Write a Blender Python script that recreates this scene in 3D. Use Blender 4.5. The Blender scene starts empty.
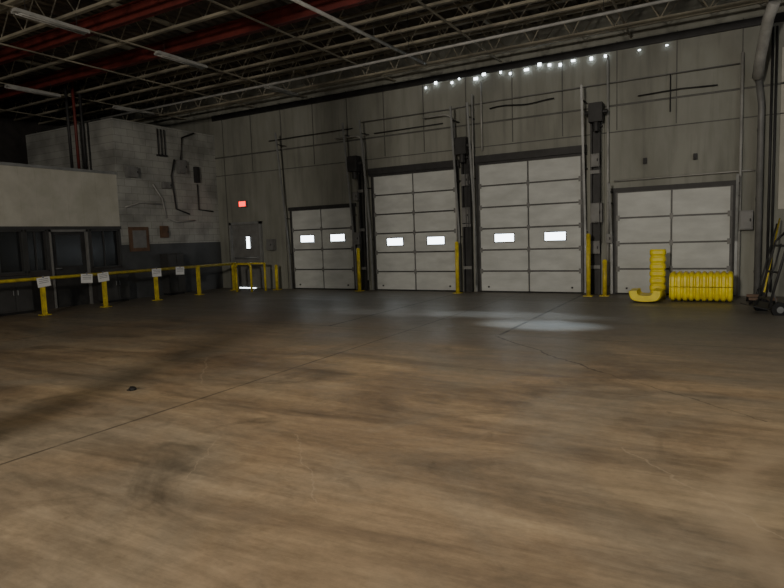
import bpy, bmesh, math, random
from mathutils import Matrix, Vector
random.seed(4)
scene=bpy.context.scene
col=scene.collection

# ------------------------------------------------------------ camera
cam=bpy.data.cameras.new("camera");co=bpy.data.objects.new("camera",cam);col.objects.link(co)
scene.camera=co
cam.sensor_width=36;cam.lens=589/784*36;cam.clip_end=200
R=Matrix.Rotation(math.radians(29.6),3,'Z')@Matrix.Rotation(math.radians(84.5),3,'X')@Matrix.Rotation(math.radians(-2),3,'Z')
co.matrix_world=Matrix.Translation((0,0,1.5))@R.to_4x4()

# ------------------------------------------------------------ materials
def new_mat(name):
    m=bpy.data.materials.new(name);m.use_nodes=True
    nt=m.node_tree;b=nt.nodes["Principled BSDF"];return m,nt,b
def N(nt,t,**k):
    n=nt.nodes.new(t)
    for a,v in k.items(): setattr(n,a,v)
    return n
def mat(name,c,rough=.6,metal=0,var=.25,scale=4,grime=None,gs=(1,1,1),bump=0,emit=0,emitc=None):
    m,nt,b=new_mat(name);L=nt.links
    tc=N(nt,"ShaderNodeTexCoord");mp=N(nt,"ShaderNodeMapping");mp.inputs["Scale"].default_value=gs
    L.new(tc.outputs["Object"],mp.inputs[0])
    no=N(nt,"ShaderNodeTexNoise");no.inputs["Scale"].default_value=scale;no.inputs["Detail"].default_value=6;no.inputs["Roughness"].default_value=.6
    L.new(mp.outputs[0],no.inputs[0])
    r=N(nt,"ShaderNodeValToRGB");r.color_ramp.elements[0].position=.35;r.color_ramp.elements[1].position=.68
    g=grime or tuple(x*(1-var) for x in c)
    r.color_ramp.elements[0].color=(*g,1);r.color_ramp.elements[1].color=(*c,1)
    L.new(no.outputs[0],r.inputs[0]);L.new(r.outputs[0],b.inputs["Base Color"])
    b.inputs["Roughness"].default_value=rough;b.inputs["Metallic"].default_value=metal
    if emit:
        b.inputs["Emission Color"].default_value=(*(emitc or c),1);b.inputs["Emission Strength"].default_value=emit
    return m
M={}
M['door']=mat("door_white_steel",(.56,.58,.56),.55,var=.22,scale=1.6,gs=(1,1,2.5))
M['door_strut']=mat("door_strut_grey",(.09,.09,.088),.5,var=.4)
M['seam']=mat("panel_seam_grey",(.11,.11,.10),.6,var=.4)
M['dark']=mat("dark_steel",(.035,.035,.036),.6,var=.5)
M['black']=mat("black_rubber",(.012,.012,.013),.7,var=.5)
M['grey']=mat("galvanised_grey",(.30,.31,.31),.45,.3,var=.3)
M['pipe']=mat("painted_pipe",(.42,.42,.40),.5,var=.35)
M['box']=mat("grey_enclosure",(.20,.20,.195),.5,var=.3)
M['yellow']=mat("safety_yellow_paint",(.75,.60,.03),.45,grime=(.42,.32,.03),scale=7)
M['yplastic']=mat("yellow_plastic",(.95,.80,.02),.4,grime=(.74,.60,.02),scale=5)
M['paper']=mat("paper_white",(.75,.76,.76),.8,var=.08)
M['ink']=mat("ink_grey",(.25,.25,.27),.8,var=.2)
M['joist']=mat("joist_offwhite_paint",(.36,.33,.25),.6,var=.6,scale=1.3)
M['red']=mat("red_oxide_girder",(.17,.028,.022),.6,var=.5,scale=3)
M['glass']=mat("dark_window_glass",(.012,.014,.016),.2,var=.3)
M['frame']=mat("window_frame_dark",(.05,.05,.05),.5)
M['wood']=mat("reddish_wood",(.15,.085,.05),.6,var=.4)
M['pane']=mat("frosted_pane",(.8,.85,.9),.3,var=.02,emit=8,emitc=(.84,.94,1))
M['exit']=mat("exit_sign_red",(.6,.02,.02),.4,var=.05,emit=3.6,emitc=(1,.03,.02))
M['tube']=mat("fluorescent_tube_off",(.40,.40,.38),.35,var=.3)

def mat_wall():
    m,nt,b=new_mat("dirty_white_wall_panel");L=nt.links
    tc=N(nt,"ShaderNodeTexCoord")
    def ns(sc,s,d,ro):
        mp=N(nt,"ShaderNodeMapping");mp.inputs["Scale"].default_value=sc;L.new(tc.outputs["Object"],mp.inputs[0])
        n=N(nt,"ShaderNodeTexNoise");n.inputs["Scale"].default_value=s;n.inputs["Detail"].default_value=d;n.inputs["Roughness"].default_value=ro
        L.new(mp.outputs[0],n.inputs[0]);return n
    n1=ns((1.2,1.2,.45),1.0,8,.55)
    r=N(nt,"ShaderNodeValToRGB");e=r.color_ramp.elements
    e[0].position=.3;e[0].color=(.18,.182,.155,1);e[1].position=.6;e[1].color=(.275,.28,.245,1)
    L.new(n1.outputs[0],r.inputs[0])
    n2=ns((5,5,.35),1.5,5,.6)
    mr=N(nt,"ShaderNodeMapRange");mr.inputs[1].default_value=.3;mr.inputs[2].default_value=.5;mr.inputs[3].default_value=.8;mr.inputs[4].default_value=1
    L.new(n2.outputs[0],mr.inputs[0])
    mm=N(nt,"ShaderNodeMix",data_type='RGBA',blend_type='MULTIPLY');mm.inputs[0].default_value=1
    L.new(r.outputs[0],mm.inputs[6]);L.new(mr.outputs[0],mm.inputs[7])
    L.new(mm.outputs[2],b.inputs["Base Color"]);b.inputs["Roughness"].default_value=.7
    return m
M['wall']=mat_wall()
def mat_block():
    m,nt,b=new_mat("painted_block");L=nt.links
    tc=N(nt,"ShaderNodeTexCoord");sp=N(nt,"ShaderNodeSeparateXYZ");L.new(tc.outputs["Object"],sp.inputs[0])
    cb=N(nt,"ShaderNodeCombineXYZ");L.new(sp.outputs["Y"],cb.inputs[0]);L.new(sp.outputs["Z"],cb.inputs[1])
    br=N(nt,"ShaderNodeTexBrick");br.inputs["Scale"].default_value=1;br.inputs["Brick Width"].default_value=.4;br.inputs["Row Height"].default_value=.2
    br.inputs["Mortar Size"].default_value=.006;br.inputs["Color1"].default_value=(.38,.385,.36,1);br.inputs["Color2"].default_value=(.33,.335,.31,1);br.inputs["Mortar"].default_value=(.22,.22,.2,1)
    L.new(cb.outputs[0],br.inputs[0])
    n1=N(nt,"ShaderNodeTexNoise");n1.inputs["Scale"].default_value=1.4;n1.inputs["Detail"].default_value=8;L.new(tc.outputs["Object"],n1.inputs[0])
    mr=N(nt,"ShaderNodeMapRange");mr.inputs[1].default_value=.35;mr.inputs[2].default_value=.6;mr.inputs[3].default_value=.6;mr.inputs[4].default_value=1
    L.new(n1.outputs[0],mr.inputs[0])
    gt=N(nt,"ShaderNodeMath",operation='GREATER_THAN');gt.inputs[1].default_value=1.55;L.new(sp.outputs["Z"],gt.inputs[0])
    mx=N(nt,"ShaderNodeMix",data_type='RGBA');mx.inputs[6].default_value=(.075,.08,.085,1);L.new(gt.outputs[0],mx.inputs[0]);L.new(br.outputs[0],mx.inputs[7])
    m2=N(nt,"ShaderNodeMix",data_type='RGBA',blend_type='MULTIPLY');m2.inputs[0].default_value=1;L.new(mx.outputs[2],m2.inputs[6]);L.new(mr.outputs[0],m2.inputs[7])
    L.new(m2.outputs[2],b.inputs["Base Color"]);b.inputs["Roughness"].default_value=.6
    return m
M['block']=mat_block()
def mat_floor():
    m,nt,b=new_mat("stained_concrete_floor");L=nt.links
    tc=N(nt,"ShaderNodeTexCoord");sp=N(nt,"ShaderNodeSeparateXYZ");L.new(tc.outputs["Object"],sp.inputs[0])
    def noise(scale,sc,rot=0,det=8,rough=.6,dist=0,loc=(0,0,0)):
        mp=N(nt,"ShaderNodeMapping");mp.inputs["Scale"].default_value=sc;mp.inputs["Rotation"].default_value=(0,0,rot);mp.inputs["Location"].default_value=loc
        L.new(tc.outputs["Object"],mp.inputs[0])
        n=N(nt,"ShaderNodeTexNoise");n.inputs["Scale"].default_value=scale;n.inputs["Detail"].default_value=det;n.inputs["Roughness"].default_value=rough;n.inputs["Distortion"].default_value=dist
        L.new(mp.outputs[0],n.inputs[0]);return n
    def mrange(src,a1,a2,b1,b2):
        r=N(nt,"ShaderNodeMapRange")
        for i,v in enumerate((a1,a2,b1,b2)): r.inputs[i+1].default_value=v
        L.new(src,r.inputs[0]);return r.outputs[0]
    def math_(op,a,b_=None,c_=None):
        n=N(nt,"ShaderNodeMath",operation=op)
        for i,v in enumerate((a,b_,c_)):
            if v is None: continue
            if isinstance(v,(int,float)): n.inputs[i].default_value=v
            else: L.new(v,n.inputs[i])
        return n.outputs[0]
    a=noise(.65,(.55,1.5,1),-.35,12,.68,.7)
    r=N(nt,"ShaderNodeValToRGB");e=r.color_ramp.elements
    e[0].position=.36;e[0].color=(.175,.128,.084,1);e[1].position=.64;e[1].color=(.44,.335,.21,1)
    k=r.color_ramp.elements.new(.5);k.color=(.32,.235,.147,1)
    L.new(a.outputs[0],r.inputs[0])
    c=noise(.4,(1,1,1),0,9,.62,.9)
    mg=N(nt,"ShaderNodeMix",data_type='RGBA');mg.inputs[7].default_value=(.30,.255,.19,1)
    L.new(mrange(c.outputs[0],.44,.62,0,.75),mg.inputs[0]);L.new(r.outputs[0],mg.inputs[6])
    s=noise(7,(1,1.2,1),.2,12,.8)
    rs=mrange(s.outputs[0],.3,.7,.76,1.2)
    cur=mg.outputs[2]
    def mul(f):
        nonlocal cur
        m3=N(nt,"ShaderNodeMix",data_type='RGBA',blend_type='MULTIPLY');m3.inputs[0].default_value=1
        L.new(cur,m3.inputs[6]);L.new(f,m3.inputs[7]);cur=m3.outputs[2]
    mul(rs)
    for sc,rot,lo,a1,a2 in((1.1,-.45,.74,.38,.54),(1.0,.15,.84,.40,.52),(4,-.3,.82,.35,.6)):
        t=noise(sc,(.25,2.1,1),rot,9,.72,.5)
        mul(mrange(t.outputs[0],a1,a2,lo,1))
    oil=noise(.9,(1,1.3,1),.6,8,.6,1.2,(7,3,0));mul(mrange(oil.outputs[0],.30,.44,.6,1))
    sm=noise(2.6,(1,1,1),0,6,.6,.5,(1,8,0));mul(mrange(sm.outputs[0],.26,.36,.65,1))
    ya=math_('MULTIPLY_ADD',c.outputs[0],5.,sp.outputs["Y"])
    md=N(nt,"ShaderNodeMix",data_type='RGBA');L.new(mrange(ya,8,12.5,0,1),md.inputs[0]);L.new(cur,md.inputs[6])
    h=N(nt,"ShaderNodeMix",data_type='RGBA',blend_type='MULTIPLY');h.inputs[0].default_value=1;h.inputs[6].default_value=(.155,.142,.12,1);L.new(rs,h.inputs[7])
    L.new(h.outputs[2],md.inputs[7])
    last=md.outputs[2]
    def lay(fac,colr):
        nonlocal last
        mj=N(nt,"ShaderNodeMix",data_type='RGBA');mj.inputs[7].default_value=colr
        L.new(fac,mj.inputs[0]);L.new(last,mj.inputs[6]);last=mj.outputs[2]
    wob=noise(2.5,(1,1,1),0,4,.6);wo=math_('MULTIPLY_ADD',wob.outputs[0],.25,-.125)
    jv=mrange(wob.outputs[0],.35,.55,.45,1)
    def joint(axis,pos,w=.009,op=.75,lim=None):
        ab=math_('ABSOLUTE',math_('SUBTRACT',sp.outputs[axis],pos))
        f=math_('MULTIPLY',mrange(ab,w,w*2,op,0),jv)
        if lim is not None: f=math_('MULTIPLY',f,math_('GREATER_THAN',sp.outputs["Y"],lim))
        lay(f,(.03,.025,.02,1))
    for p in (-10.4,-4.43,1.6): joint("X",p)
    for p in (-6.0,-2.9): joint("X",p,.018,.9,8.3)
    joint("Y",8.3,.012,.5);joint("Y",12.9,.012,.75)
    def crack(p,q,w,op,colr):
        dx,dy=q[0]-p[0],q[1]-p[1];Ln=math.hypot(dx,dy);dx/=Ln;dy/=Ln
        X=math_('SUBTRACT',sp.outputs["X"],p[0]);Y=math_('SUBTRACT',sp.outputs["Y"],p[1])
        al=math_('ADD',math_('MULTIPLY',X,dx),math_('MULTIPLY',Y,dy))
        pe=math_('ADD',math_('SUBTRACT',math_('MULTIPLY',X,-dy),math_('MULTIPLY',Y,-dx)),wo)
        f=mrange(math_('ABSOLUTE',pe),w*.5,w,op,0)
        f=math_('MULTIPLY',f,math_('MULTIPLY',math_('GREATER_THAN',al,0.),math_('LESS_THAN',al,Ln)))
        lay(f,colr)
    D=(.035,.028,.02,1);P=(.42,.34,.25,1)
    crack((-2.95,8.2),(-1.1,6.4),.018,.85,D);crack((-1.1,6.4),(.3,5.2),.01,.5,D)
    crack((-2.9,3.5),(-2.0,2.6),.005,.35,P);crack((-.6,4.2),(.6,2.9),.007,.4,P);crack((-3.4,3.2),(-3.0,2.5),.005,.35,P)
    crack((-6,5.5),(-4.9,4.4),.01,.3,P)
    X=math_('SUBTRACT',sp.outputs["X"],1.5);Y=math_('SUBTRACT',sp.outputs["Y"],3.6)
    ring=math_('ABSOLUTE',math_('SUBTRACT',math_('ADD',math_('SQRT',math_('ADD',math_('MULTIPLY',X,X),math_('MULTIPLY',Y,Y))),wo),1.45))
    lay(mrange(ring,.03,.16,.3,0),(.46,.36,.25,1))
    L.new(last,b.inputs["Base Color"])
    L.new(mrange(a.outputs[0],.3,.7,.40,.6),b.inputs["Roughness"])
    bp=N(nt,"ShaderNodeBump");bp.inputs["Strength"].default_value=.2;bp.inputs["Distance"].default_value=.01
    L.new(s.outputs[0],bp.inputs["Height"]);L.new(bp.outputs[0],b.inputs["Normal"])
    return m
M['floor']=mat_floor()
M['deck']=mat("roof_deck_brown",(.10,.08,.055),.7,var=.5,scale=2)
M['office']=mat("office_panel_white",(.52,.51,.45),.6,grime=(.40,.39,.33),scale=1.5)
M['lower']=mat("office_lower_dark",(.05,.045,.042),.6,var=.4)

# ------------------------------------------------------------ mesh builder
class B:
    def __init__(s): s.bm=bmesh.new();s.mats=[]
    def mi(s,m):
        m=M[m]
        if m not in s.mats: s.mats.append(m)
        return s.mats.index(m)
    def box(s,lo,hi,m,mx=None):
        i=s.mi(m);lo=Vector(lo);hi=Vector(hi)
        vs=[]
        for x in(lo.x,hi.x):
            for y in(lo.y,hi.y):
                for z in(lo.z,hi.z):
                    v=Vector((x,y,z))
                    if mx: v=mx@v
                    vs.append(s.bm.verts.new(v))
        for f in((0,1,3,2),(4,6,7,5),(0,4,5,1),(2,3,7,6),(0,2,6,4),(1,5,7,3)):
            s.bm.faces.new([vs[k] for k in f]).material_index=i
        return s
    def tube(s,pts,r,m,n=8,cap=True):
        i=s.mi(m);pts=[Vector(p) for p in pts];rings=[]
        rs=r if isinstance(r,(list,tuple)) else [r]*len(pts)
        for k,p in enumerate(pts):
            if k==0:d=pts[1]-p
            elif k==len(pts)-1:d=p-pts[k-1]
            else:d=(pts[k+1]-p).normalized()+(p-pts[k-1]).normalized()
            d.normalize()
            up=Vector((0,0,1)) if abs(d.z)<.9 else Vector((0,1,0))
            a=d.cross(up).normalized();b=a.cross(d)
            rings.append([s.bm.verts.new(p+(a*math.cos(t)+b*math.sin(t))*rs[k]) for t in[2*math.pi*q/n for q in range(n)]])
        for k in range(len(rings)-1):
            for q in range(n):
                f=s.bm.faces.new((rings[k][q],rings[k][(q+1)%n],rings[k+1][(q+1)%n],rings[k+1][q]));f.material_index=i;f.smooth=n>6
        if cap:
            for rg in(rings[0],rings[-1]): s.bm.faces.new(rg).material_index=i
        return s
    def beam(s,p,q,w,h,m):
        p=Vector(p);q=Vector(q);d=q-p;L=d.length
        rot=d.to_track_quat('X','Z').to_matrix().to_4x4();mx=Matrix.Translation(p)@rot
        return s.box((0,-w/2,-h/2),(L,w/2,h/2),m,mx)
    def done(s,name,bevel=0,parent=None):
        bmesh.ops.recalc_face_normals(s.bm,faces=s.bm.faces[:])
        me=bpy.data.meshes.new(name);s.bm.to_mesh(me);s.bm.free()
        for m in s.mats: me.materials.append(m)
        o=bpy.data.objects.new(name,me);col.objects.link(o)
        if bevel:
            md=o.modifiers.new("bevel",'BEVEL');md.width=bevel;md.segments=2;md.limit_method='ANGLE'
        if parent:o.parent=parent
        return o
def arc(c,r,a0,a1,u,v,n=6):
    c=Vector(c);u=Vector(u);v=Vector(v)
    return [c+u*r*math.cos(a0+(a1-a0)*k/n)+v*r*math.sin(a0+(a1-a0)*k/n) for k in range(n+1)]

YW=14.5; XL=-14.8
# ------------------------------------------------------------ shell
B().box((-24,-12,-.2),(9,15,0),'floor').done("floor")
b=B().box((-24,YW,0),(9,YW+.25,6.6),'wall')
b.done("wall_back")
b=B()
x=-14.4
while x<8.9:
    if not any(l-.05<x<r+.05 for l,r in((-11.72,-9.4),(-8.72,-6.14),(-5.56,-2.95),(-2.23,.12),(-14.3,-12.9))):
        b.box((x-.01,YW-.012,0),(x+.01,YW,5.7),'seam')
    else: b.box((x-.01,YW-.012,3.75),(x+.01,YW,5.7),'seam')
    x+=1.22
b.box((-14.8,YW-.02,4.28),(9,YW,4.32),'seam')
b.box((-14.8,YW-.02,3.70),(9,YW,3.72),'seam')
b.box((-14.8,YW-.06,5.5),(9,YW,5.66),'dark')
b.done("trim_1")
B().box((-19,10.75,0),(XL,YW,5.05),'block').done("wall_left")
B().box((-24,-12,0),(-20.5,YW,6.4),'lower').done("wall_far_left")
b=B()
b.box((-16,-12,2.02),(XL,10.75,3.55),'office')
b.box((-16,-12,0),(XL,8.72,.95),'lower').box((-16,9.75,0),(XL,10.75,.95),'lower')
for y0,y1 in((6.9,7.0),(8.08,8.14),(8.66,8.72),(9.75,9.82),(10.7,10.75)): b.box((-15.0,y0,.95),(XL,y1,2.02),'frame')
b.box((-16,-12,.95),(XL,6.9,2.02),'lower')
b.box((XL-.01,-12,1.99),(XL+.03,10.76,2.07),'frame').box((XL-.01,-12,3.5),(XL+.03,10.76,3.57),'grey')
for k in range(0,44):
    y=10.5-k*.4
    b.box((XL,y,2.07),(XL+.004,y+.01,3.5),'office')
b.done("wall_office")
for i,(y0,y1) in enumerate(((7.0,8.08),(8.14,8.66),(9.82,10.7))):
    b=B().box((XL-.12,y0,.97),(XL-.09,y1,2.0),'glass')
    t=.035
    b.box((XL-.09,y0,.95),(XL+.015,y1,.95+t),'frame').box((XL-.09,y0,1.98-t),(XL+.015,y1,1.985),'frame').box((XL-.09,y0,.95),(XL+.015,y0+t,1.98),'frame').box((XL-.09,y1-t,.95),(XL+.015,y1,1.98),'frame')
    ym=(y0+y1)/2;b.box((XL-.09,ym-.015,.98),(XL-.06,ym+.015,1.97),'frame')
    b.done("window_%d"%(i+1))
b=B().box((XL-.1,8.74,0),(XL-.05,9.73,2.0),'dark')
b.box((XL-.05,8.9,1.05),(XL-.045,9.57,1.85),'glass').box((XL-.05,8.72,0),(XL+.02,8.77,2.0),'box').box((XL-.05,9.7,0),(XL+.02,9.75,2.0),'box').box((XL-.05,8.72,1.93),(XL+.02,9.75,2.0),'box')
b.tube([(XL-.04,8.85,1.0),(XL+.03,8.85,1.0),(XL+.03,8.97,1.0)],.012,'grey')
b.done("door_6")

# ------------------------------------------------------------ ceiling deck + steel
b=B()
i=b.mi('deck');z0=6.45
x=-24.0;bm=b.bm;row=[]
while x<9:
    for dx,z in((0,z0),(.1,z0),(.14,z0+.06),(.24,z0+.06)):
        row.append((x+dx,z))
    x+=.28
v1=[bm.verts.new((p,-12,z)) for p,z in row];v2=[bm.verts.new((p,15,z)) for p,z in row]
for k in range(len(row)-1): bm.faces.new((v1[k],v1[k+1],v2[k+1],v2[k])).material_index=i
b.done("ceiling")
def joist(y,m,zb=5.75,zt=6.3,x0=-20.5,x1=8.9,c=.04):
    b=B()
    b.box((x0,y-c,zb),(x1,y+c,zb+.05),m).box((x0,y-c,zt),(x1,y+c,zt+.05),m)
    x=x0;up=False;s=.42
    while x+s<x1:
        za,zc=(zb+.03,zt+.02) if not up else (zt+.02,zb+.03)
        b.tube([(x,y,za),(x+s,y,zc)],.012,m,5,False);x+=s;up=not up
    return b.done("roof_joist")
for y in (4.2,5.2,6.1,7.0,8.5,10.4,11.3,12.1,13.9): joist(y,'joist')
joist(12.95,'joist',5.5,6.25,c=.06)
def ibeam(b,y,zb,h,w,m,x0=-20.4,x1=8.9):
    b.box((x0,y-w/2,zb),(x1,y+w/2,zb+.025),m).box((x0,y-w/2,zb+h),(x1,y+w/2,zb+h+.025),m).box((x0,y-.012,zb),(x1,y+.012,zb+h),m)
for y,m in((9.5,'red'),(7.75,'red')):
    b=B();ibeam(b,y,5.74,.28,.13,m)
    b.done("steel_girder")
for x in(-19,-16,-13,-10.9,-7.9,-4.9,-1.9,1.1,4.1):
    b=B().box((x-.04,-6,6.36),(x+.04,YW-.0,6.44),'joist')
    b.beam((x,3,5.72),(x,YW,5.72),.04,.025,'joist')
    b.done("roof_bridging")
for x,y in((-4.57,.5),(3.6,.5),(-12.4,.5)):  # unseen columns, put in so the first shades a band of floor
    b=B();b.box((x-.15,y-.15,0),(x+.15,y-.135,6.4),'dark').box((x-.15,y+.135,0),(x+.15,y+.15,6.4),'dark').box((x-.01,y-.135,0),(x+.01,y+.135,6.4),'dark')
    b.box((x-.22,y-.22,0),(x+.22,y+.22,.03),'dark')
    for s in(-1,1): b.box((x-.16,y+s*.15-.005,0),(x+.16,y+s*.15+.005,1.2),'yellow')
    b.done("unseen_column")
# ------------------------------------------------------------ light fixtures, hanging conduit
def fixture(x,y,z=5.45,L=1.25,ax='Y'):
    b=B();w=.06
    b.box((-w,-L,0),(w,L,.05),'tube')
    b.box((-w-.03,-L,-.02),(-w,L,.02),'tube').box((w,-L,-.02),(w+.03,L,.02),'tube')
    for s in(-.04,.04): b.tube([(s,-L+.05,-.02),(s,L-.05,-.02)],.014,'tube')
    for s in(-L*.7,L*.7): b.tube([(0,s,.05),(0,s,.3)],.006,'dark',5)
    o=b.done("fluorescent_light_fixture")
    o.location=(x,y,z)
for x,y,L in((-10.35,6.5,.65),(-10.3,9.3,.65),(-10.3,12.6,.6),(-15.2,8.9,.65),(-15.2,11.8,.65),(-17.2,8.0,.65)):
    fixture(x,y,L=L)
b=B().tube([(-6.35,7.8,5.5),(-6.17,12.8,5.5)],.035,'tube')
for y in(8.3,10.6,12.7): b.tube([(-6.33+(y-7.8)*.036,y,5.5),(-6.33+(y-7.8)*.036,y,5.76)],.008,'dark',5)
b.done("hanging_conduit")
b=B().tube([(-20,11.7,5.4),(-9,11.6,5.35),(2,11.65,5.42)],.03,'pipe')
for x in(-18,-14,-10,-6,-2): b.tube([(x,11.65,5.38),(x,11.65,6.4)],.006,'dark',5)
b.done("sprinkler_pipe")
b=B()
for k in range(15):
    x=-6.9+k*.32+random.uniform(-.1,.1);w=random.uniform(.03,.12);h=random.uniform(.03,.07);z=5.40+random.uniform(-.05,.06)
    b.box((x-w/2,YW-.075,z),(x+w/2,YW-.061,z+h),'pane')
for x in (-1.75,-1.2): b.box((x,YW-.075,5.4),(x+.05,YW-.061,5.42),'pane')
b.done("eave_daylight_gaps")

# ------------------------------------------------------------ overhead doors
def dock_door(idx,xl,xr,H,ns,windows):
    b=B();hs=H/ns;W=xr-xl;yb=YW;yf=YW-.055
    b.box((xl,yf+.02,0.03),(xr,yb,H),'door_strut')
    for k in range(ns):
        z0=.03+k*hs if k==0 else k*hs+.02;z1=(k+1)*hs-.02
        xm=(xl+xr)/2
        for a,c in((xl+.05,xm-.02),(xm+.02,xr-.05)):
            win=windows is not None and k==windows
            if not win: b.box((a,yf,z0),(c,yf+.03,z1),'door')
            else:
                ww=.5;wh=.19;cx=xl+W*(.26 if c<xm else .75);cz=(z0+z1)/2+.03
                b.box((a,yf,z0),(c,yf+.03,cz-wh/2),'door').box((a,yf,cz+wh/2),(c,yf+.03,z1),'door')
                b.box((a,yf,cz-wh/2),(cx-ww/2,yf+.03,cz+wh/2),'door').box((cx+ww/2,yf,cz-wh/2),(c,yf+.03,cz+wh/2),'door')
                b.box((cx-ww/2,yf+.012,cz-wh/2),(cx+ww/2,yf+.018,cz+wh/2),'pane')
                t=.02
                for lo,hi in(((cx-ww/2-t,cz-wh/2-t),(cx+ww/2+t,cz-wh/2)),((cx-ww/2-t,cz+wh/2),(cx+ww/2+t,cz+wh/2+t)),((cx-ww/2-t,cz-wh/2),(cx-ww/2,cz+wh/2)),((cx+ww/2,cz-wh/2),(cx+ww/2+t,cz+wh/2))):
                    b.box((lo[0],yf-.012,lo[1]),(hi[0],yf,hi[1]),'black')
        if k: 
            for hx in(xl+.06,xm,xr-.06): b.box((hx-.035,yf-.012,k*hs-.06),(hx+.035,yf,k*hs+.06),'box')
    for hx in(xl+.25,xr-.25): b.box((hx-.02,yf-.03,.12),(hx+.02,yf,.16),'dark')
    b.box((xl,yf-.01,0.0),(xr,yf+.03,.035),'black')
    b.done("door_%d"%idx)
    b=B()
    top=min(H+1.5,4.9) if H>3 else (H+2.3 if idx==1 else H+.2)
    for x,s in((xl,-1),(xr,1)):
        xx=x+s*.07
        b.box((min(x,x+s*.06),YW-.03,0),(max(x,x+s*.06),YW,H+.08),'dark')
        b.beam((xx,YW-.1,0.02),(xx,YW-.13,H*.5),.05,.03,'grey')
        b.beam((xx,YW-.13,H*.5),(xx,YW-.5,top),.05,.03,'grey')
        for z in(H*.45,H*.9,top*.93):
            yy=YW-.12-.35*max(0,(z-H*.5)/(top-H*.5)); b.beam((xx+.02*s,YW,z),(xx+.02*s,yy,z),.04,.02,'dark')
    b.box((xl-.1,YW-.05,H),(xr+.1,YW,H+.1),'dark')
    if H>3:
        b.box((xl-.1,YW-.12,H+.05),(xr+.1,YW-.05,H+.22),'dark')
    b.done("overhead_door_track_frame")
dock_door(1,-11.70,-9.42,2.42,4,2)
dock_door(2,-8.72,-6.15,3.22,6,2)
dock_door(3,-5.56,-2.95,3.26,6,2)
dock_door(4,-2.22,.12,2.34,4,None)
for a,c,h in((-9.15,-8.98,3.6),(-5.98,-5.74,3.9),(-2.76,-2.54,4.3)):
    b=B();b.box((a,YW-.05,0),(c,YW,h),'dark').box((a,YW-.14,0),(a+.04,YW-.05,h),'dark').box((c-.04,YW-.14,0),(c,YW-.05,h),'dark')
    for z in(.6,1.7,2.8): b.box((a,YW-.15,z),(c,YW-.14,z+.08),'box')
    b.done("steel_wall_post")

b=B().box((-14.2,YW-.04,0.03),(-13.0,YW-.0,2.08),'box')
b.box((-14.28,YW-.09,0),(-14.2,YW,2.16),'grey').box((-13.0,YW-.09,0),(-12.92,YW,2.16),'grey').box((-14.28,YW-.09,2.08),(-12.92,YW,2.16),'grey')
b.box((-13.58,YW-.055,1.3),(-13.46,YW-.041,1.68),'pane').box((-13.61,YW-.05,1.27),(-13.43,YW-.04,1.3),'black').box((-13.61,YW-.05,1.68),(-13.43,YW-.04,1.71),'black')
b.tube([(-14.1,YW-.1,1.0),(-13.1,YW-.1,1.0)],.02,'grey')
for x in(-14.1,-13.1): b.box((x-.03,YW-.1,.96),(x+.03,YW-.04,1.04),'grey')
b.box((-14.0,YW-.05,0.0),(-13.3,YW-.04,.02),'pane')
b.done("door_5")
b=B().box((-13.80,YW-.09,2.64),(-13.48,YW,2.84),'box').box((-13.78,YW-.1,2.66),(-13.50,YW-.09,2.82),'exit')
b.done("exit_sign",.008)

# ------------------------------------------------------------ wall equipment on back wall
def panelbox(name,x,z,w,h,d=.16,m='box'):
    b=B().box((x-w/2,YW-d,z-h/2),(x+w/2,YW,z+h/2),m)
    b.box((x-w/2+.02,YW-d-.012,z-h/2+.02),(x+w/2-.02,YW-d,z+h/2-.02),m)
    b.box((x+w/2-.06,YW-d-.03,z-.03),(x+w/2-.035,YW-d-.012,z+.03),'dark')
    return b.done(name,.006)
for x,z,w,h in((-9.25,1.5,.22,.35),(-5.86,2.0,.22,.4),(-2.62,1.9,.26,.45),(-2.34,1.3,.14,.22),(.36,1.6,.25,.4),(-12.5,1.4,.25,.35),(-9.22,2.7,.18,.25),(-5.86,2.9,.2,.3),(-2.64,3.1,.2,.3),(-2.64,1.1,.2,.3)):
    panelbox("electrical_box",x,z,w,h,.2)
def operator(x,z):
    b=B().box((x-.15,YW-.42,z-.22),(x+.15,YW-.17,z+.2),'dark')
    b.tube([(x-.25,YW-.3,z),(x+.25,YW-.3,z)],.05,'dark',12)
    b.tube([(x,YW-.3,z-.2),(x,YW-.3,z-.42)],.07,'dark',12)
    b.box((x-.1,YW-.17,z-.3),(x+.1,YW,z-.25),'dark')
    for s in(-.03,.03): b.tube([(x+s+.1,YW-.3,z),(x+s+.1,YW-.28,1.2)],.007,'dark',5)
    b.done("door_operator_motor",.01)
operator(-5.88,3.75);operator(-2.6,4.15);operator(-9.15,3.6)
def conduit(pts,r=.02,m='pipe',name="wall_conduit"):
    return B().tube(pts,r,m).done(name)
conduit([(-8.88,YW-.2,0.3),(-8.88,YW-.2,4.1)]+arc((-9.15,YW-.2,4.1),.27,0,math.pi/2,(1,0,0),(0,0,1))+[(-9.8,YW-.2,4.37)],.022)
conduit([(-6.12,YW-.2,0.3),(-6.12,YW-.2,4.3)]+arc((-6.42,YW-.2,4.3),.3,0,math.pi/2,(1,0,0),(0,0,1))+[(-7.0,YW-.2,4.6)],.022)
conduit([(-5.62,YW-.2,0.2),(-5.62,YW-.2,5.0)],.02)
conduit([(-5.42,YW-.08,3.6),(-5.42,YW-.08,5.3)],.02)
conduit([(-2.38,YW-.1,0.2),(-2.38,YW-.1,5.4)],.025)
conduit([(.24,YW-.1,0.0),(.24,YW-.1,5.0)],.03)
conduit([(-2.25,YW-.07,2.6),(.3,YW-.07,2.62),(.5,YW-.07,2.62)],.018)
conduit([(-9.0,YW-.08,4.75),(-6.2,YW-.08,4.75),(-5.5,YW-.08,4.78),(-2.4,YW-.08,4.8),(.2,YW-.08,4.8)],.012,'box')
conduit([(-12.4,YW-.08,4.6),(-9.3,YW-.08,4.62)],.014,'dark')
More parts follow.
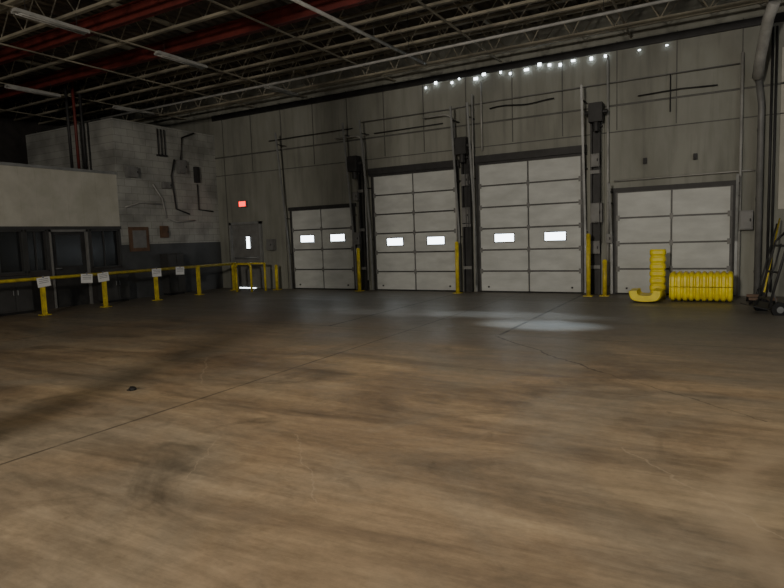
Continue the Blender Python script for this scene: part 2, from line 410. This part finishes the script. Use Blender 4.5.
conduit([(-8.6,YW-.05,4.4),(-6.5,YW-.05,4.42)],.016,'dark')
conduit([(-5.2,YW-.07,4.62)]+[(-5.2+k*.2,YW-.07,4.62+.025*math.sin(k*1.0)) for k in range(1,9)],.016,'black',"black_hose")
conduit([(-1.75,YW-.07,4.43),(-.9,YW-.07,4.46),(-.2,YW-.07,4.43)],.014,'dark')
conduit([(-1.1,YW-.06,4.0),(-1.1,YW-.06,4.8)],.012,'dark')
for x in(-1.6,-.6):
    panelbox("junction_box",x,3.0,.08,.13,.07,'dark')
b=B().tube([(.58,YW-.2,0),(.58,YW-.2,3.9),(.52,YW-.25,4.4)],.06,'box',12)
for z in(.5,2,3.4): b.box((.52,YW-.2,z),(.64,YW,z+.05),'dark')
b.done("downpipe")
b=B().tube([(.50,YW-.3,4.42),(.53,YW-.55,4.75),(.62,13.4,5.3),(.70,13.1,5.5)],.1,'pipe',14).done("duct_pipe")
b=B().box((.92,YW-.02,1.8),(2.6,YW,5.0),'office')
b.done("wall_panel_white")
b=B()
for x in(.75,.82): b.tube([(x,YW-.12,0.1),(x,YW-.12,5.4)],.022,'dark')
b.done("wall_cable_run")

def bollard(x,y,h,r=.05):
    b=B().tube([(x,y,0),(x,y,h)],r,'yellow',14)
    b.tube([(x,y,h),(x,y,h+.02),(x,y,h+.035)],[r,r*.8,r*.3],'yellow',14)
    b.box((x-.1,y-.1,0),(x+.1,y+.1,.015),'yellow')
    b.done("yellow_bollard")
for x,y,h in((-9.1,14.15,1.2),(-6.02,14.05,1.3),(-2.72,13.9,1.4),(-2.38,14.0,.8),(-12.1,14.1,.75)): bollard(x,y,h)
# ------------------------------------------------------------ yellow guard rail
b=B();RX=-13.6
posts=[-3.0,-1.4,.1,1.6,3.15,4.7,6.22,7.76,9.3,10.85,12.35,13.8]
for y in posts:
    b.box((RX-.04,y-.04,0),(RX+.04,y+.04,.87),'yellow').box((RX-.1,y-.1,0),(RX+.1,y+.1,.015),'yellow')
b.tube([(RX,-3.1,.84),(RX,13.9,.84)],.04,'yellow',12)
b.done("yellow_guard_rail")
b=B();gx=-13.0
p=[(gx-.05,13.35,0),(gx-.05,13.35,.75)]+arc((gx+.05,13.35,.75),.1,math.pi,math.pi/2,(1,0,0),(0,0,1),4)+[(gx+.45,13.35,.85)]+arc((gx+.45,13.35,.75),.1,math.pi/2,0,(1,0,0),(0,0,1),4)+[(gx+.55,13.35,0)]
b.tube(p,.035,'yellow',12)
b.tube([(gx-.5,13.8,.84),(gx+.7,13.8,.84)],.03,'yellow',12);b.tube([(gx+.7,13.8,0),(gx+.7,13.8,.86)],.035,'yellow',12)
b.done("yellow_gate_hoop")
for y,tilt in((7.76,.1),(8.82,-.06),(9.25,.08),(10.85,0),(11.65,-.05)):
    b=B();b.box((0,-.15,-.2),(.004,.15,.02),'paper')
    for z in(-.03,-.07,-.11): b.box((.004,-.11,z),(.0055,.11,z+.012),'ink')
    b.box((-.002,-.02,.0),(.006,.02,.05),'ink')
    o=b.done("paper_notice");o.location=(RX+.055,y,.85);o.rotation_euler=(tilt,0,0)

# ------------------------------------------------------------ left block wall equipment
def lbox(name,y,z,w,h,d=.16,m='box'):
    b=B().box((XL,y-w/2,z-h/2),(XL+d,y+w/2,z+h/2),m).box((XL+d,y-w/2+.02,z-h/2+.02),(XL+d+.012,y+w/2-.02,z+h/2-.02),m)
    b.box((XL+d+.012,y+w/2-.06,z-.03),(XL+d+.03,y+w/2-.035,z+.03),'dark')
    return b.done(name,.006)
lbox("electrical_box",13.0,3.9,.3,.4,.15,'box');lbox("electrical_box",13.6,3.7,.16,.5,.12,'dark');lbox("electrical_box",12.4,3.3,.3,.2,.1,'box')
lbox("electrical_box",11.2,3.6,.35,.3,.15,'box');lbox("electrical_box",12.2,1.9,.25,.35,.1,'wood')
b=B().box((XL,11.0,1.35),(XL+.04,11.65,2.05),'wood').box((XL+.04,11.1,1.45),(XL+.05,11.55,1.95),'box');b.done("notice_board")
def lp(pts,r=.02,m='pipe',name="wall_conduit"): return B().tube([(XL+.06,y,z) for y,z in pts],r,m).done(name)
lp([(11.9,3.3),(12.2,2.9),(12.3,2.3),(12.7,2.2),(13.4,2.25)],.02)
lp([(10.9,2.6),(11.4,2.75),(12.15,2.72)],.02)
lp([(12.75,4.1),(12.6,3.6),(12.7,2.6),(13.2,2.45)],.025,'dark')
lp([(13.6,3.4),(13.6,2.6),(14.2,2.55)],.02,'dark')
lp([(13.0,4.1),(13.1,4.8),(13.6,5.0)],.025,'dark')
b=B()
for k,y in enumerate((12.2,12.32,12.44)): b.tube([(XL+.05,y,4.2),(XL+.05,y,4.95)],.02,'dark')
b.box((XL,12.15,4.15),(XL+.08,12.5,4.2),'dark')
b.done("wall_cable_run")
b=B()
for y,m in((10.0,'dark'),(10.2,'red'),(10.4,'dark')): b.tube([(-15.6,y,3.55),(-15.6,y,6.3)],.04,m)
b.done("riser_pipes")
for y0,w,h in((5.4,.7,1.3),(7.2,.8,.9),(9.9,.75,.92),(12.0,.6,1.25)):
    b=B();d=.35;x0=XL+.01
    b.box((x0,y0,.06),(x0+d,y0+w,h),'frame').box((x0+.03,y0+.03,0),(x0+d-.03,y0+w-.03,.06),'black')
    for s in(0,1): b.box((x0+d,y0+.02+s*w/2,.1),(x0+d+.015,y0+w/2-.02+s*w/2,h-.04),'frame')
    for s in(-1,1): b.box((x0+d+.015,y0+w/2+s*.05-.01,h*.5),(x0+d+.035,y0+w/2+s*.05+.01,h*.5+.12),'grey')
    b.done("steel_cabinet",.006)

# ------------------------------------------------------------ yellow column protectors
def shell(b,L,r,t,axis_mat,m='yplastic',a0=0,a1=math.pi,ribs=9,groove=.03,sq=.85):
    i=b.mi(m);n=20;bm=b.bm;seg=ribs*8
    outer=[];inner=[]
    for k in range(seg+1):
        x=L*k/seg;ph=(k%8)
        rr=r-(groove if ph in(0,1) else (groove*.35 if ph in(2,7) else 0))
        ro=[];ri=[]
        for q in range(n+1):
            a=a0+(a1-a0)*q/n;c,s=math.cos(a),math.sin(a)
            kf=1/(abs(c)**5+abs(s)**5)**.2
            kf=(1-sq)+sq*kf
            ro.append(bm.verts.new(axis_mat@Vector((x,c*rr*kf,s*rr*kf))));ri.append(bm.verts.new(axis_mat@Vector((x,c*(r-t)*kf,s*(r-t)*kf))))
        outer.append(ro);inner.append(ri)
    def F(*v):
        f=bm.faces.new(v);f.material_index=i
    for k in range(seg):
        for q in range(n):
            F(outer[k][q],outer[k][q+1],outer[k+1][q+1],outer[k+1][q]);F(inner[k][q],inner[k+1][q],inner[k+1][q+1],inner[k][q+1])
        F(outer[k][0],outer[k+1][0],inner[k+1][0],inner[k][0]);F(outer[k][n],inner[k][n],inner[k+1][n],outer[k+1][n])
    for k in(0,seg):
        for q in range(n): F(outer[k][q],inner[k][q],inner[k][q+1],outer[k][q+1])
b=B()
T=Matrix.Translation((-.98,13.35,.30))
shell(b,1.12,.29,.12,T@Matrix.Translation((0,0,.014)),ribs=10,groove=.035)
shell(b,1.12,.29,.12,T@Matrix.Rotation(math.pi,4,'X'),ribs=10,groove=.035)
o=b.done("column_protector")
# upright half, squared section
b=B()
shell(b,1.05,.16,.06,Matrix.Translation((-1.25,13.75,0))@Matrix.Rotation(-math.pi/2,4,'Y')@Matrix.Rotation(math.pi/2,4,'X'),ribs=7,groove=.018,sq=1)
o=b.done("column_protector")
# half lying open side up, low and squared
b=B()
shell(b,.62,.31,.16,Matrix.Translation((-1.40,12.75,.27))@Matrix.Diagonal((1,1,.82,1))@Matrix.Rotation(math.radians(90),4,'Z')@Matrix.Rotation(math.pi,4,'X'),ribs=4,a0=.12,a1=math.pi-.12,sq=.7,groove=.02)
o=b.done("column_protector")

# ------------------------------------------------------------ hand truck and brooms leaning at right
def hand_truck(loc,rotz,lean,h=1.45,m='dark'):
    b=B()
    for s in(-.2,.2):
        p=[(s,0,.12),(s,0,h-.15)]+[(s*(1-.15*k),-.02*k,h-.15+.05*k) for k in range(1,3)]
        b.tube(p,.02,m,10)
    b.tube([(-.14,-.04,h-.05),(-.1,-.05,h),(.1,-.05,h),(.14,-.04,h-.05)],.02,m,10)
    for z in(.25,.7,1.15): b.box((-.2,-.012,z),(.2,.012,z+.035),m)
    b.tube([(0,0,.2),(0,0,1.2)],.014,m)
    b.box((-.24,-.0,.08),(.24,.26,.095),m);b.box((-.24,-.015,.08),(.24,.0,.2),m)
    b.tube([(-.3,-.12,.125),(.3,-.12,.125)],.012,'grey')
    for s in(-.3,.3):
        b.tube([(s-.03,-.12,.125),(s+.03,-.12,.125)],.125,'black',20);b.tube([(s-.034,-.12,.125),(s+.034,-.12,.125)],.055,'grey',14)
        b.beam((s*.66,0,.4),(s*.9,-.12,.125),.02,.02,m)
    o=b.done("hand_truck");o.rotation_euler=(lean,0,rotz);o.location=loc
    return o
hand_truck((.54,11.7,.0),math.radians(112),math.radians(14),1.4)
def broom(p,q,m,wd=.45):
    b=B();p=Vector(p);q=Vector(q);b.tube([p+Vector((0,0,.1)),q],.016,m,10)
    b.box((p.x-wd/2,p.y-.035,.09),(p.x+wd/2,p.y+.035,.14),'wood')
    for k in range(22):
        x=p.x-wd/2+.01+k*(wd-.02)/21
        for yy in(-.02,.02): b.tube([(x,p.y+yy,.09),(x+random.uniform(-.012,.012),p.y+yy*1.8,0)],.007,'black',4,False)
    b.tube([p+Vector((0,0,.13)),p+Vector((0,0,.13))+(q-p).normalized()*.12],.022,'dark',10)
    return b.done("push_broom")
broom((.62,12.9,0),(.93,14.1,1.6),'yellow');broom((.55,13.5,0),(.9,14.32,1.5),'dark',.35)
b=B().tube([(-5.39,3.91,0),(-5.38,3.915,.03)],[.045,.03],'black',9);b.box((-5.43,3.87,0),(-5.38,3.93,.01),'dark');b.done("floor_debris")

# ------------------------------------------------------------ lights
def area(name,loc,target,sx,sy,e,c,spread=180):
    l=bpy.data.lights.new(name,'AREA');l.shape='RECTANGLE';l.size=sx;l.size_y=sy;l.energy=e;l.color=c;l.spread=math.radians(spread)
    o=bpy.data.objects.new(name,l);col.objects.link(o);o.location=loc
    o.rotation_euler=(Vector(target)-Vector(loc)).to_track_quat('-Z','Y').to_euler();return o
area("rear_key_light",(-2.2,-6,4.0),(-3.5,8,0),.9,.9,900,(1,.91,.78))  # added key light behind the camera, not an actual dock opening
area("right_fill_light",(7.5,3,4.8),(-4,9,.5),4,3,130,(.95,.97,.94))  # added cool fill from out of view on the right
area("overhead_fill_light",(-2.2,4.7,5.5),(-2.2,5.1,0),4,.8,120,(1,.87,.66))  # unseen overhead fill, added to brighten the foreground floor
def spot(name,loc,target,e,ang,blend,c,sx=1,sy=1):
    l=bpy.data.lights.new(name,'SPOT');l.energy=e;l.spot_size=math.radians(ang);l.spot_blend=blend;l.color=c;l.shadow_soft_size=.05
    o=bpy.data.objects.new(name,l);col.objects.link(o);o.location=loc
    o.scale=(sx,sy,1)
spot("skylight_spill",(-2.6,9.4,5.4),None,1500,20,1,(.62,.80,1),1.3,.7)
spot("skylight_spill",(-3.4,10.4,5.4),None,700,22,1,(.72,.86,1),1.9,.6)
spot("skylight_spill",(-6.0,10.2,5.4),None,200,24,1,(.85,.92,1),2.0,.5)
w=bpy.data.worlds.new("world");scene.world=w;w.use_nodes=True
bg=w.node_tree.nodes["Background"];bg.inputs[0].default_value=(.8,.88,1,1);bg.inputs[1].default_value=.08
